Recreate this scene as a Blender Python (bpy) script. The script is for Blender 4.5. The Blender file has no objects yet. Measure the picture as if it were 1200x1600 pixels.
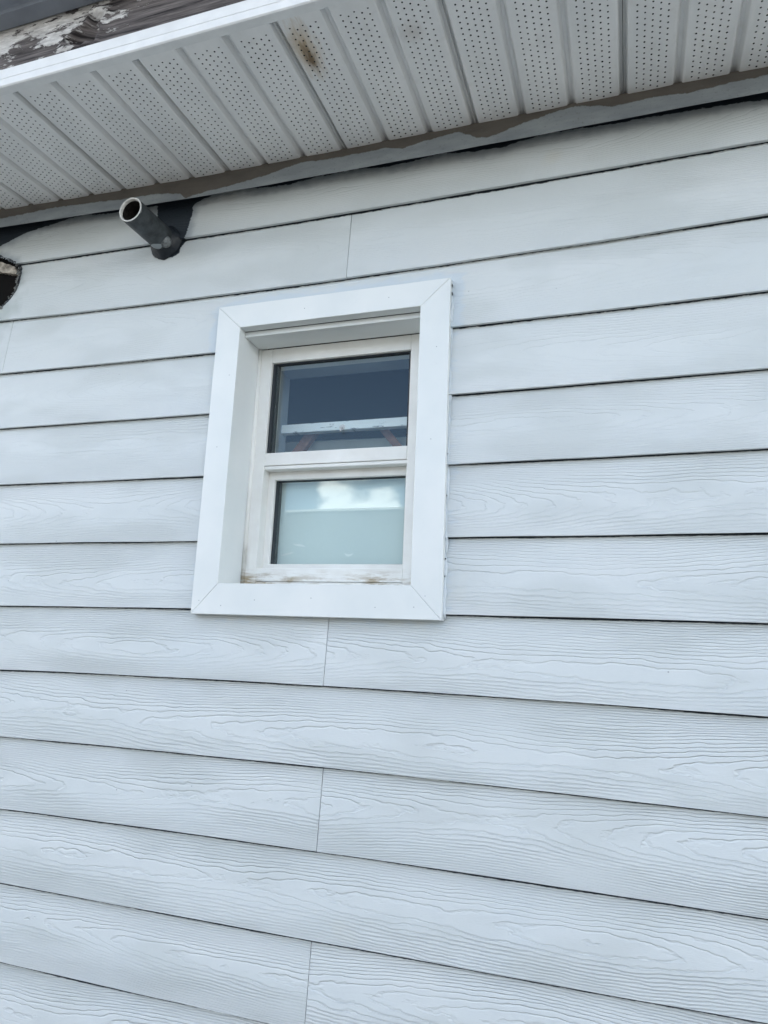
import bpy, bmesh, math, random
import numpy as np
from mathutils import Matrix, Vector

random.seed(7)
rng = np.random.default_rng(11)
S = bpy.context.scene
COL = S.collection
R = math.radians

# ------------------------------------------------------------------ camera
cam_d = bpy.data.cameras.new('camera')
cam = bpy.data.objects.new('camera', cam_d)
COL.objects.link(cam)
cam_d.sensor_fit = 'VERTICAL'
cam_d.sensor_height = 36.0
cam_d.sensor_width = 27.0
cam_d.lens = 36.0 * 1116.5 / 1600.0
cam_d.clip_start = 0.02
cam_d.clip_end = 2000
_r = Vector((0.94723, 0.31773, 0.04238)); _u = Vector((0.02240, -0.19750, 0.98005)); _f = Vector((-0.31976, 0.92738, 0.19420))
cam.matrix_world = Matrix(((_r.x, _u.x, -_f.x, 0.4244), (_r.y, _u.y, -_f.y, -1.3589), (_r.z, _u.z, -_f.z, -0.9911), (0, 0, 0, 1)))
S.camera = cam

# ------------------------------------------------------------------ world, sun, exposure
SUN_EL, SUN_AZ = R(48), R(20)            # sun stands behind the house (+y), wall in open shade
W = bpy.data.worlds.new('World'); S.world = W; W.use_nodes = True
wt = W.node_tree; wt.nodes.clear()
wo = wt.nodes.new('ShaderNodeOutputWorld'); bg = wt.nodes.new('ShaderNodeBackground')
sky = wt.nodes.new('ShaderNodeTexSky'); sky.sky_type = 'NISHITA'; sky.sun_disc = False
sky.sun_elevation = SUN_EL; sky.sun_rotation = SUN_AZ
sky.air_density = 1.0; sky.dust_density = 0.6; sky.ozone_density = 0.25
bg.inputs['Strength'].default_value = 0.125
tc = wt.nodes.new('ShaderNodeTexCoord')
mp = wt.nodes.new('ShaderNodeMapping'); mp.inputs['Scale'].default_value = (1, 1, 1.5); mp.inputs['Rotation'].default_value = (0, 0, R(0.4)); mp.inputs['Location'].default_value = (7.10, 3.13, 1.49)
wt.links.new(tc.outputs['Generated'], mp.inputs['Vector'])
nz = wt.nodes.new('ShaderNodeTexNoise'); nz.inputs['Scale'].default_value = 8.0; nz.inputs['Detail'].default_value = 9; nz.inputs['Roughness'].default_value = 0.48
wt.links.new(mp.outputs[0], nz.inputs['Vector'])
sp = wt.nodes.new('ShaderNodeSeparateXYZ'); wt.links.new(tc.outputs['Generated'], sp.inputs[0])
mr = wt.nodes.new('ShaderNodeMapRange'); mr.inputs['From Min'].default_value = 0.160; mr.inputs['From Max'].default_value = 0.235
mr.inputs['To Min'].default_value = 0.40; mr.inputs['To Max'].default_value = 0.555  # overhead clouds out of view, added for more light from above
wt.links.new(sp.outputs['Z'], mr.inputs['Value'])
sb = wt.nodes.new('ShaderNodeMath'); sb.operation = 'SUBTRACT'; wt.links.new(nz.outputs['Fac'], sb.inputs[0]); wt.links.new(mr.outputs[0], sb.inputs[1])
cr = wt.nodes.new('ShaderNodeMapRange'); cr.inputs['From Min'].default_value = 0.0; cr.inputs['From Max'].default_value = 0.05
wt.links.new(sb.outputs[0], cr.inputs['Value'])
mx = wt.nodes.new('ShaderNodeMix'); mx.data_type = 'RGBA'
wt.links.new(cr.outputs[0], mx.inputs['Factor']); wt.links.new(sky.outputs[0], mx.inputs['A']); mx.inputs['B'].default_value = (19, 19.3, 19.2, 1)
wt.links.new(mx.outputs['Result'], bg.inputs['Color']); wt.links.new(bg.outputs[0], wo.inputs[0])

sun_d = bpy.data.lights.new('sun', 'SUN'); sun_d.energy = 3.4; sun_d.angle = R(0.53); sun_d.color = (1.0, 0.95, 0.88)
sun = bpy.data.objects.new('sun', sun_d); COL.objects.link(sun)
_sd = Vector((math.sin(SUN_AZ) * math.cos(SUN_EL), math.cos(SUN_AZ) * math.cos(SUN_EL), math.sin(SUN_EL)))
sun.rotation_euler = _sd.to_track_quat('Z', 'Y').to_euler()
sun.location = _sd * 30

S.render.engine = 'CYCLES'
S.view_settings.view_transform = 'Standard'; S.view_settings.look = 'None'
S.view_settings.exposure = 1.64; S.view_settings.gamma = 1.0
S.cycles.max_bounces = 7; S.cycles.diffuse_bounces = 4; S.cycles.transparent_max_bounces = 16

GROUND = -2.6
E = 0.1524                                  # exposure of one course of siding

# ------------------------------------------------------------------ node helper
class N:
    """small wrapper: arithmetic on sockets builds Math nodes"""
    def __init__(s, name):
        s.m = bpy.data.materials.new(name); s.m.use_nodes = True
        s.t = s.m.node_tree; s.t.nodes.clear()
        s.out = s.t.nodes.new('ShaderNodeOutputMaterial')
    def n(s, typ, **kw):
        nd = s.t.nodes.new('ShaderNode' + typ)
        for k, v in kw.items(): setattr(nd, k, v)
        return nd
    def put(s, sock, v):
        if hasattr(v, 'is_linked') or hasattr(v, 'links'): s.t.links.new(v, sock)
        else: sock.default_value = v
    def math(s, op, a, b=None, c=None, clamp=False):
        nd = s.n('Math', operation=op, use_clamp=clamp)
        s.put(nd.inputs[0], a)
        if b is not None: s.put(nd.inputs[1], b)
        if c is not None: s.put(nd.inputs[2], c)
        return nd.outputs[0]
    def add(s, a, b): return s.math('ADD', a, b)
    def sub(s, a, b): return s.math('SUBTRACT', a, b)
    def mul(s, a, b): return s.math('MULTIPLY', a, b)
    def xyz(s, x=0.0, y=0.0, z=0.0):
        nd = s.n('CombineXYZ'); s.put(nd.inputs[0], x); s.put(nd.inputs[1], y); s.put(nd.inputs[2], z); return nd.outputs[0]
    def sep(s, v):
        nd = s.n('SeparateXYZ'); s.put(nd.inputs[0], v); return nd.outputs
    def noise(s, vec, scale=1.0, detail=2.0, rough=0.5):
        nd = s.n('TexNoise'); s.put(nd.inputs['Vector'], vec)
        nd.inputs['Scale'].default_value = scale; nd.inputs['Detail'].default_value = detail; nd.inputs['Roughness'].default_value = rough
        return nd.outputs['Fac']
    def remap(s, v, a, b, c=0.0, d=1.0, smooth=False):
        nd = s.n('MapRange'); nd.interpolation_type = 'SMOOTHSTEP' if smooth else 'LINEAR'
        s.put(nd.inputs['Value'], v)
        for i, q in zip(('From Min', 'From Max', 'To Min', 'To Max'), (a, b, c, d)): nd.inputs[i].default_value = q
        return nd.outputs[0]
    def mix(s, f, a, b):
        nd = s.n('Mix', data_type='RGBA'); s.put(nd.inputs['Factor'], f)
        for nm, v in (('A', a), ('B', b)):
            sk = [i for i in nd.inputs if i.name == nm and i.type == 'RGBA'][0]
            if isinstance(v, tuple): sk.default_value = (*v[:3], 1)
            else: s.put(sk, v)
        return [o for o in nd.outputs if o.type == 'RGBA'][0]
    def geo(s): return s.n('NewGeometry').outputs['Position']
    def obj(s): return s.n('TexCoord').outputs['Object']
    def uv(s): return s.n('UVMap').outputs[0]
    def attr(s, name): return s.n('Attribute', attribute_name=name).outputs['Fac']
    def bump(s, h, dist, strength=1.0, normal=None):
        nd = s.n('Bump'); nd.inputs['Strength'].default_value = strength; nd.inputs['Distance'].default_value = dist
        s.put(nd.inputs['Height'], h)
        if normal is not None: s.put(nd.inputs['Normal'], normal)
        return nd.outputs[0]
    def bsdf(s, col, rough=0.5, spec=0.4, metal=0.0, normal=None, link=True):
        nd = s.n('BsdfPrincipled')
        if isinstance(col, tuple): nd.inputs['Base Color'].default_value = (*col[:3], 1)
        else: s.put(nd.inputs['Base Color'], col)
        s.put(nd.inputs['Roughness'], rough); nd.inputs['Specular IOR Level'].default_value = spec; nd.inputs['Metallic'].default_value = metal
        if normal is not None: s.put(nd.inputs['Normal'], normal)
        if link: s.t.links.new(nd.outputs[0], s.out.inputs[0])
        return nd.outputs[0]

# ------------------------------------------------------------------ materials
def speckle(M, pos, scale, size, keep):
    """sparse small nicks: voronoi dots kept only where a noise is high"""
    v = M.n('TexVoronoi'); M.put(v.inputs['Vector'], pos); v.inputs['Scale'].default_value = scale
    d = M.remap(v.outputs['Distance'], size * 0.6, size, 1, 0)
    c = M.n('SeparateColor'); M.put(c.inputs[0], v.outputs['Color'])
    return M.mul(d, M.math('GREATER_THAN', c.outputs[0], keep))

DARK_PAINT_SHADE = (0.018, 0.026, 0.036)

def mat_siding():
    M = N('painted_cedar_grain_siding')
    u, v, _ = M.sep(M.uv())
    # growth rings of a flat sawn log: r = sqrt(v^2 + d(u)^2)
    v0 = M.mul(M.sub(M.noise(M.xyz(u, 3.1, 0), 0.8, 1.5), 0.5), 0.10)
    d = M.add(M.mul(M.noise(M.xyz(u, 9.7, 0), 0.8, 1.0), 0.13), -0.012)
    wob = M.mul(M.sub(M.noise(M.xyz(M.mul(u, 5.0), M.mul(v, 17.0), 0), 1.0, 2.0, 0.55), 0.5), 0.0095)
    jag = M.mul(M.sub(M.noise(M.xyz(M.mul(u, 30.0), M.mul(v, 70.0), 4), 1.0, 2.0, 0.6), 0.5), 0.0036)
    vv = M.sub(v, v0)
    r = M.math('SQRT', M.add(M.mul(vv, vv), M.mul(d, d)))
    r = M.add(M.add(r, wob), jag)
    t = M.math('FRACT', M.mul(r, 1.0 / 0.0036))
    h = M.math('MAXIMUM', M.math('MINIMUM', M.remap(t, 0.0, 0.62, 1.0, 0.60), M.remap(t, 0.62, 0.84, 0.60, 0.0)), M.remap(t, 0.84, 1.0, 0.0, 1.0))
    amp = M.remap(M.noise(M.xyz(M.mul(u, 3.0), M.mul(v, 16.0), 7), 1.0, 1.5), 0.30, 0.60, 0.45, 1.0)
    h = M.mul(M.mul(h, amp), M.attr('grain'))
    fib = M.mul(M.noise(M.xyz(M.mul(u, 60.0), M.mul(v, 900.0), 2), 1.0, 2.0), 0.16)
    h = M.add(h, M.mul(fib, M.attr('grain')))
    pos = M.geo()
    lump = M.noise(pos, 90.0, 2.0)
    nrm = M.bump(h, 0.00145)
    nrm = M.bump(lump, 0.00035, 1.0, nrm)
    # paint colour: cloudy roller coats
    a = M.noise(M.xyz(M.mul(u, 2.0), M.mul(v, 7.0), 1), 1.0, 3.0)
    b = M.noise(pos, 3.2, 3.0, 0.6)
    col = M.mix(M.remap(a, 0.35, 0.65), (0.568, 0.606, 0.612), (0.604, 0.636, 0.640))
    col = M.mix(M.remap(b, 0.52, 0.72, 0, 0.55), col, (0.555, 0.600, 0.618))
    blo = M.noise(M.xyz(M.mul(u, 3.5), M.mul(v, 9.0), 8), 1.0, 2.0)
    col = M.mix(M.remap(blo, 0.46, 0.64, 0, 0.8, True), col, (0.525, 0.560, 0.560))
    # darker tone in the ring grooves
    col = M.mix(M.mul(M.mul(M.remap(h, 0.22, 0.0), M.attr('grain')), 0.18), col, (0.40, 0.45, 0.50))
    nick = speckle(M, pos, 16.0, 0.030, 0.82)
    col = M.mix(M.mul(nick, 0.6), col, (0.14, 0.16, 0.18))
    yel = M.remap(M.noise(pos, 5.5, 2.0), 0.70, 0.80, 0, 0.35)
    col = M.mix(yel, col, (0.56, 0.54, 0.46))
    # brushed-on light blue touch-up round the window, older green-grey coat by the hole
    tn = M.noise(M.xyz(M.mul(u, 22), M.mul(v, 60), 5), 1.0, 3.0)
    tm = M.remap(M.add(M.attr('touch'), M.mul(M.sub(tn, 0.5), 0.9)), 0.45, 0.65)
    col = M.mix(M.mul(tm, 0.5), col, (0.50, 0.585, 0.66))
    gm = M.remap(M.add(M.attr('older'), M.mul(M.sub(M.noise(pos, 28, 4), 0.5), 0.8)), 0.40, 0.85)
    col = M.mix(M.mul(gm, 0.8), col, (0.42, 0.47, 0.46))
    # old dark paint left uncovered near the eave and the pipe, plus shade lines painted under the laps: ragged, dry-brushed edge
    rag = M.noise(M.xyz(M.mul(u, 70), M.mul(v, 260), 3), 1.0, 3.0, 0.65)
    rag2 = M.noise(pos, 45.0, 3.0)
    e = M.add(M.attr('old_paint_lap_shade'), M.add(M.mul(M.mul(M.sub(rag, 0.5), 0.0095), M.attr('ragged')), M.mul(M.mul(M.sub(rag2, 0.5), 0.006), M.attr('ragged'))))
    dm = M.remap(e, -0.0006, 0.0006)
    haze = M.remap(M.add(M.attr('old_paint_lap_shade'), M.mul(M.sub(rag2, 0.5), 0.03)), -0.030, 0.004, 0.0, 1.0, True)
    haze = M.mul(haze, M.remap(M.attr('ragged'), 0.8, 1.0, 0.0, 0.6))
    col = M.mix(haze, col, (0.20, 0.24, 0.28))  # top course darkens towards its upper dark edge and the patches
    col = M.mix(dm, col, DARK_PAINT_SHADE)
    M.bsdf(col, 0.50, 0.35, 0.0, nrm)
    return M.m

def mat_simple(name, col, rough=0.5, spec=0.4, metal=0.0, var=0.06, scale=14.0, bump=0.0002, bscale=120.0, nicks=0.0):
    M = N(name); pos = M.geo()
    f = M.noise(pos, scale, 4.0, 0.6)
    dk = tuple(c * (1 - var * 2) for c in col)
    c = M.mix(M.remap(f, 0.35, 0.7), dk, col)
    if nicks: c = M.mix(M.mul(speckle(M, pos, 24.0, 0.05, 1 - nicks), 0.7), c, (0.20, 0.19, 0.18))
    M.bsdf(c, M.remap(f, 0.3, 0.7, rough * 0.9, rough * 1.1), spec, metal, M.bump(M.noise(pos, bscale, 2.0), bump))
    return M.m

def mat_trim():
    M = N('white_coil_stock_trim'); pos = M.geo()
    f = M.noise(pos, 7.0, 3.0); g = M.noise(pos, 60.0, 4.0, 0.7)
    c = M.mix(M.remap(f, 0.35, 0.65), (0.655, 0.690, 0.688), (0.705, 0.730, 0.722))
    c = M.mix(M.remap(g, 0.62, 0.80, 0, 0.35), c, (0.60, 0.62, 0.63))
    c = M.mix(M.mul(speckle(M, pos, 26.0, 0.045, 0.80), 0.55), c, (0.30, 0.31, 0.32))
    M.bsdf(c, 0.34, 0.45, 0.0, M.bump(M.noise(pos, 14.0, 2.0), 0.0012))
    return M.m

def mat_vinyl():
    M = N('aged_white_vinyl_frame'); pos = M.geo(); x, y, z = M.sep(pos)
    f = M.noise(pos, 12.0, 4.0, 0.65)
    c = M.mix(M.remap(f, 0.35, 0.7), (0.72, 0.715, 0.68), (0.79, 0.795, 0.765))
    # grime gathered along the bottom rail and the lower left corner
    low = M.remap(z, -0.812, -0.836)
    n1 = M.noise(M.xyz(M.mul(x, 16), M.mul(z, 80), 0), 1.0, 5.0, 0.7)
    n2 = M.noise(M.xyz(M.mul(x, 9), 5, 0), 1.0, 2.0)
    g = M.mul(low, M.mul(M.remap(n1, 0.44, 0.60), M.remap(n2, 0.36, 0.55)))
    c = M.mix(M.mul(g, 0.9), c, (0.30, 0.23, 0.13))
    lx = M.remap(x, -0.395, -0.414); lz = M.remap(z, -0.60, -0.84)
    g2 = M.mul(M.mul(lx, lz), M.remap(M.noise(M.xyz(M.mul(x, 60), M.mul(z, 12), 3), 1.0, 4.0), 0.48, 0.62))
    c = M.mix(M.mul(g2, 0.75), c, (0.20, 0.18, 0.14))
    M.bsdf(c, 0.42, 0.4, 0.0, M.bump(M.noise(pos, 60.0, 2.0), 0.0003))
    return M.m

def mat_soffit():
    M = N('perforated_vinyl_soffit'); u, v, _ = M.sep(M.uv()); pos = M.geo(); x, y, z = M.sep(pos)
    a = M.math('MODULO', M.add(u, 10 * 0.1016), 0.1016)
    c = M.mul(M.sub(a, 0.0508), 1 / 0.0131)
    ci = M.math('ROUND', c)
    du = M.mul(M.sub(c, ci), 0.0131)
    rw = M.add(M.mul(v, 1 / 0.0128), M.mul(ci, 0.5))
    ri = M.math('ROUND', rw)
    dv = M.mul(M.sub(rw, ri), 0.0128)
    jx = M.noise(M.xyz(M.mul(ci, 3.7), M.mul(ri, 1.9), u), 40.0, 0.0)
    dist = M.math('SQRT', M.add(M.mul(du, du), M.mul(dv, dv)))
    hole = M.math('LESS_THAN', dist, M.add(0.00135, M.mul(jx, 0.0009)))
    hole = M.mul(hole, M.math('LESS_THAN', M.math('ABSOLUTE', ci), 2.4))
    hole = M.mul(hole, M.mul(M.math('GREATER_THAN', v, 0.012), M.math('LESS_THAN', v, 0.342)))
    f = M.noise(M.xyz(M.mul(x, 10), M.mul(y, 3), 0), 1.0, 4.0, 0.6)
    col = M.mix(M.remap(f, 0.35, 0.68), (0.70, 0.705, 0.70), (0.79, 0.79, 0.78))
    dust = M.noise(pos, 26.0, 4.0, 0.65)
    col = M.mix(M.remap(dust, 0.55, 0.8, 0, 0.35), col, (0.56, 0.54, 0.50))
    # brown water stain where a nail rusts through, and a faint second one
    def blot(cx, cy, wx, wy, th):
        dx = M.mul(M.sub(x, cx), 1 / wx); dy = M.mul(M.sub(y, cy), 1 / wy)
        rr = M.math('SQRT', M.add(M.mul(dx, dx), M.mul(dy, dy)))
        nn = M.noise(M.xyz(M.mul(x, 130), M.mul(y, 26), 1), 1.0, 4.0, 0.65)
        return M.remap(M.add(rr, M.mul(M.sub(nn, 0.5), 1.5)), th, 0.15, 0, 1)
    col = M.mix(M.mul(blot(-0.137, -0.312, 0.030, 0.075, 1.15), 0.8), col, (0.42, 0.29, 0.14))
    col = M.mix(M.mul(blot(-0.136, -0.292, 0.014, 0.045, 1.0), 0.9), col, (0.13, 0.078, 0.036))
    col = M.mix(M.mul(blot(0.070, -0.292, 0.028, 0.030, 1.0), 0.30), col, (0.30, 0.22, 0.16))
    M1 = M.bsdf(col, 0.45, 0.35, 0.0, M.bump(M.noise(pos, 22.0, 2.0), 0.0012), link=False)
    tr = M.n('BsdfTransparent'); ms = M.n('MixShader')
    M.put(ms.inputs[0], hole); M.t.links.new(M1, ms.inputs[1]); M.t.links.new(tr.outputs[0], ms.inputs[2])
    M.t.links.new(ms.outputs[0], M.out.inputs[0])
    return M.m

def mat_channel():
    M = N('half_painted_taupe_channel'); pos = M.geo(); x, y, z = M.sep(pos)
    n = M.noise(M.xyz(M.mul(x, 45), M.mul(z, 60), 0), 1.0, 3.0, 0.6)
    m = M.remap(M.add(M.attr('painted'), M.add(M.mul(M.sub(n, 0.5), 0.009), M.mul(M.sub(M.noise(M.xyz(M.mul(x, 170), M.mul(z, 170), 2), 1.0, 3.0, 0.7), 0.5), 0.0045))), -0.0006, 0.0006)
    f = M.noise(M.xyz(M.mul(x, 12), M.mul(z, 40), 0), 1.0, 3.0)
    tau = M.mix(M.remap(f, 0.3, 0.7), (0.095, 0.085, 0.074), (0.130, 0.116, 0.100))
    pnt = M.mix(M.remap(f, 0.3, 0.7), (0.22, 0.245, 0.265), (0.31, 0.34, 0.355))
    c = M.mix(m, tau, pnt)
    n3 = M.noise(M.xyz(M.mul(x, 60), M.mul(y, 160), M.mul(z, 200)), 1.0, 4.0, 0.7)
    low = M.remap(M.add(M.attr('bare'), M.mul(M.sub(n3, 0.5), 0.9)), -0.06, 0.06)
    c = M.mix(low, c, DARK_PAINT_SHADE)
    sp_ = M.noise(pos, 160.0, 3.0, 0.7)
    c = M.mix(M.remap(sp_, 0.58, 0.72, 0, 0.5), c, (0.13, 0.13, 0.13))
    hb_ = M.add(m, M.noise(M.xyz(M.mul(x, 20), y, M.mul(z, 150)), 1.0, 2.0))
    M.bsdf(c, 0.5, 0.35, 0.0, M.bump(hb_, 0.0009))
    return M.m

def mat_weathered():
    M = N('weathered_wood_peeling_white_paint'); pos = M.geo(); x, y, z = M.sep(pos)
    g = M.noise(M.xyz(M.mul(x, 7), y, M.mul(z, 150)), 1.0, 5.0, 0.65)
    wood = M.mix(M.remap(g, 0.35, 0.65), (0.022, 0.019, 0.020), (0.18, 0.16, 0.155))
    p1 = M.noise(M.xyz(M.mul(x, 13), y, M.mul(z, 42)), 1.0, 7.0, 0.72)
    bias = M.remap(x, -0.66, -0.45, 0.035, -0.13)
    up = M.remap(z, 0.20, 0.275, -0.05, 0.10)
    m = M.remap(M.add(p1, M.add(bias, up)), 0.515, 0.545)
    flk = M.noise(M.xyz(M.mul(x, 30), y, M.mul(z, 160)), 1.0, 4.0, 0.7)
    c = M.mix(m, wood, M.mix(M.remap(flk, 0.35, 0.65), (0.36, 0.345, 0.335), (0.66, 0.645, 0.625)))
    h = M.add(M.mul(m, 0.7), M.mul(g, 0.6))
    M.bsdf(c, 0.75, 0.2, 0.0, M.bump(h, 0.0016))
    return M.m

def mat_glass(name='window_glass', tint=(0.945, 0.975, 0.972), f0=0.034):
    M = N(name)
    lw = M.n('LayerWeight'); lw.inputs['Blend'].default_value = 0.5
    f5 = M.math('POWER', lw.outputs['Facing'], 5.0)
    fr = M.add(f0, M.mul(f5, 1.0 - f0))                  # Schlick reflectance of one coated face
    tr = M.n('BsdfTransparent'); tr.inputs[0].default_value = (*tint, 1)
    gl = M.n('BsdfGlossy'); gl.inputs['Roughness'].default_value = 0.0; gl.inputs['Color'].default_value = (0.95, 1, 1, 1)
    pos = M.geo()
    nb = M.bump(M.noise(pos, 6.0, 1.0), 0.000012)
    M.put(gl.inputs['Normal'], nb)
    ms = M.n('MixShader'); M.put(ms.inputs[0], fr)
    M.t.links.new(tr.outputs[0], ms.inputs[1]); M.t.links.new(gl.outputs[0], ms.inputs[2]); M.t.links.new(ms.outputs[0], M.out.inputs[0])
    return M.m

def mat_peel_beam():
    M = N('flaking_white_beam_paint'); pos = M.geo(); x, y, z = M.sep(pos)
    p = M.noise(M.xyz(M.mul(x, 26), y, M.mul(z, 130)), 1.0, 5.0, 0.7)
    c = M.mix(M.remap(p, 0.60, 0.66), (0.84, 0.85, 0.85), (0.20, 0.21, 0.23))
    M.bsdf(c, 0.6, 0.3, 0.0, M.bump(p, 0.001))
    return M.m

def mat_ground():
    M = N('dull_yard_ground'); pos = M.geo()
    a = M.noise(pos, 0.8, 5.0, 0.6); b = M.noise(pos, 40.0, 4.0, 0.6)
    c = M.mix(M.remap(a, 0.3, 0.7), (0.10, 0.098, 0.088), (0.15, 0.145, 0.13))
    c = M.mix(M.remap(b, 0.5, 0.75, 0, 0.4), c, (0.075, 0.073, 0.062))
    M.bsdf(c, 0.85, 0.2, 0.0, M.bump(b, 0.003))
    return M.m

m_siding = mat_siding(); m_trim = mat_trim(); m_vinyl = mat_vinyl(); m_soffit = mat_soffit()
m_channel = mat_channel(); m_wood = mat_weathered(); m_glass = mat_glass()
m_beam = mat_peel_beam(); m_ground = mat_ground()
m_fwhite = mat_simple('white_aluminium_lip', (0.74, 0.75, 0.745), 0.4, 0.45, var=0.05, scale=20, nicks=0.2)
m_gutter = mat_simple('blue_grey_gutter_metal', (0.25, 0.28, 0.33), 0.42, 0.45, var=0.08)
m_pipe = mat_simple('charcoal_painted_pipe', (0.062, 0.072, 0.078), 0.5, 0.35, var=0.32, scale=38, bump=0.0012, bscale=70, nicks=0.25)
m_pvc = mat_simple('bare_white_pvc', (0.70, 0.69, 0.66), 0.5, 0.4, var=0.15, scale=90)
m_bore = mat_simple('dark_pipe_bore', (0.030, 0.026, 0.024), 0.9, 0.1, var=0.3, scale=140, bump=0.002, bscale=160)  # near-black colour for the inside of the pipe
m_goo = mat_simple('dark_sealant', (0.016, 0.022, 0.030), 0.45, 0.4, var=0.2, scale=60, bump=0.002, bscale=90)
m_cap = mat_simple('grey_smeared_bolt', (0.24, 0.26, 0.27), 0.5, 0.4, var=0.35, scale=120, bump=0.001)
m_smear = mat_simple('pale_paint_smear', (0.36, 0.40, 0.42), 0.5, 0.35, var=0.15, scale=50)
m_sheath = mat_simple('dark_sheathing', (0.010, 0.009, 0.009), 0.9, 0.1, var=0.3)  # near-black to paint the hole in the siding as a deep shaded void
m_lath = mat_simple('broken_raw_wood', (0.62, 0.56, 0.48), 0.8, 0.2, var=0.35, scale=60, bump=0.002)
m_chip = mat_simple('crumbled_fibre_cement', (0.30, 0.31, 0.30), 0.85, 0.2, var=0.45, scale=90, bump=0.002)
m_gasket = mat_simple('dark_glazing_gasket', (0.030, 0.036, 0.042), 0.5, 0.3)
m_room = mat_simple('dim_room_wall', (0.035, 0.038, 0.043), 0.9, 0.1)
m_blind = mat_simple('pale_teal_blind', (0.64, 0.72, 0.725), 0.75, 0.2, var=0.03, scale=4)
m_print = mat_simple('white_smear_print', (0.80, 0.84, 0.84), 0.6, 0.3)
m_brace = mat_simple('red_brown_timber', (0.33, 0.16, 0.11), 0.7, 0.25, var=0.25, scale=30)
m_pale = mat_simple('pale_plaster', (0.60, 0.63, 0.63), 0.8, 0.2)
m_liner = mat_simple('inner_jamb_paint', (0.34, 0.38, 0.42), 0.6, 0.3)
m_hook = mat_simple('clear_grey_plastic', (0.55, 0.58, 0.60), 0.15, 0.6)
m_roof = mat_simple('dark_roof_felt', (0.06, 0.06, 0.065), 0.9, 0.2)
m_nwall = mat_simple('grey_beige_stucco', (0.20, 0.205, 0.20), 0.85, 0.2, var=0.04, scale=2)
m_nroof = mat_simple('white_metal_roof_edge', (0.80, 0.81, 0.80), 0.6, 0.3)
m_ndark = mat_simple('neighbour_window_glass', (0.05, 0.06, 0.07), 0.15, 0.5)
m_caulk = mat_simple('painted_caulk', (0.58, 0.635, 0.675), 0.5, 0.35, var=0.05, scale=40, bump=0.001)

# ------------------------------------------------------------------ mesh helpers
def link(name, me, mat=None, parent=None):
    o = bpy.data.objects.new(name, me); COL.objects.link(o)
    if mat is not None and me is not None: me.materials.append(mat)
    if parent is not None: o.parent = parent
    return o
def mesh(name, V, F, mat=None, parent=None, smooth=False):
    me = bpy.data.meshes.new(name); me.from_pydata([tuple(map(float, v)) for v in V], [], [tuple(f) for f in F]); me.update()
    if smooth: me.polygons.foreach_set('use_smooth', [True] * len(me.polygons))
    return link(name, me, mat, parent)
def thing(name, label, cat, group=None, loc=(0, 0, 0)):
    o = link(name, None); o.location = loc; return tag(o, label, cat, group)
def tag(o, label, cat, group=None):
    o['label'] = label; o['category'] = cat
    if group: o['group'] = group
    return o
def struct(o): o['kind'] = 'structure'; return o
def box(x0, x1, y0, y1, z0, z1):
    V = [(x, y, z) for x in (x0, x1) for y in (y0, y1) for z in (z0, z1)]
    return V, [(0, 1, 3, 2), (4, 6, 7, 5), (0, 4, 5, 1), (2, 3, 7, 6), (0, 2, 6, 4), (1, 5, 7, 3)]
def bbox(name, x0, x1, y0, y1, z0, z1, mat, parent=None, bevel=0.0):
    V, F = box(x0, x1, y0, y1, z0, z1)
    o = mesh(name, V, F, mat, parent)
    if bevel: bev(o, bevel)
    return o
def bev(o, w, seg=2):
    bm = bmesh.new(); bm.from_mesh(o.data); bmesh.ops.recalc_face_normals(bm, faces=bm.faces[:])
    bmesh.ops.bevel(bm, geom=bm.edges[:], offset=w, segments=seg, profile=0.5, affect='EDGES')
    bm.to_mesh(o.data); bm.free()
def recalc(o):
    bm = bmesh.new(); bm.from_mesh(o.data); bmesh.ops.recalc_face_normals(bm, faces=bm.faces[:]); bm.to_mesh(o.data); bm.free()
def extrude_x(name, prof, xs, mat, parent=None, closed=True, dz=None):
    """profile of (y, z) points swept along x"""
    n = len(prof); V = []; F = []
    for x in xs:
        b = dz(x) if dz else 0.0
        V += [(x, y, z + b) for y, z in prof]
    for i in range(len(xs) - 1):
        for j in range(n if closed else n - 1):
            a = i * n + j; b2 = i * n + (j + 1) % n
            F.append((a, b2, b2 + n, a + n))
    if closed: F += [tuple(range(n)), tuple(range((len(xs) - 1) * n, len(xs) * n))[::-1]]
    o = mesh(name, V, F, mat, parent); recalc(o); return o
def seg_dist(P, poly, closed=True):
    """distance from points P (n,2) to a polyline"""
    Q = np.array(poly); A = Q; B = np.roll(Q, -1, 0)
    if not closed: A, B = Q[:-1], Q[1:]
    D = np.full(len(P), 1e9)
    for a, b in zip(A, B):
        ab = b - a; t = np.clip(((P - a) @ ab) / (ab @ ab + 1e-12), 0, 1)
        D = np.minimum(D, np.linalg.norm(P - (a + t[:, None] * ab), axis=1))
    return D
def inside(P, poly):
    Q = np.array(poly); r = np.zeros(len(P), bool); j = len(Q) - 1
    for i in range(len(Q)):
        c = ((Q[i, 1] > P[:, 1]) != (Q[j, 1] > P[:, 1])) & (P[:, 0] < (Q[j, 0] - Q[i, 0]) * (P[:, 1] - Q[i, 1]) / (Q[j, 1] - Q[i, 1] + 1e-12) + Q[i, 0])
        r ^= c; j = i
    return r
def sdf(P, poly): d = seg_dist(P, poly); return np.where(inside(P, poly), d, -d)
def smooth_noise(x, freq, seed, octaves=3):
    r = np.zeros_like(x, float)
    for o in range(octaves):
        g = np.random.default_rng(seed + o * 13); tab = g.random(512) * 2 - 1
        t = (np.asarray(x) + 10) * freq * 2 ** o; i = np.floor(t).astype(int); f = t - i; f = f * f * (3 - 2 * f)
        r += (tab[i % 512] * (1 - f) + tab[(i + 1) % 512] * f) / 2 ** o
    return r

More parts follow.
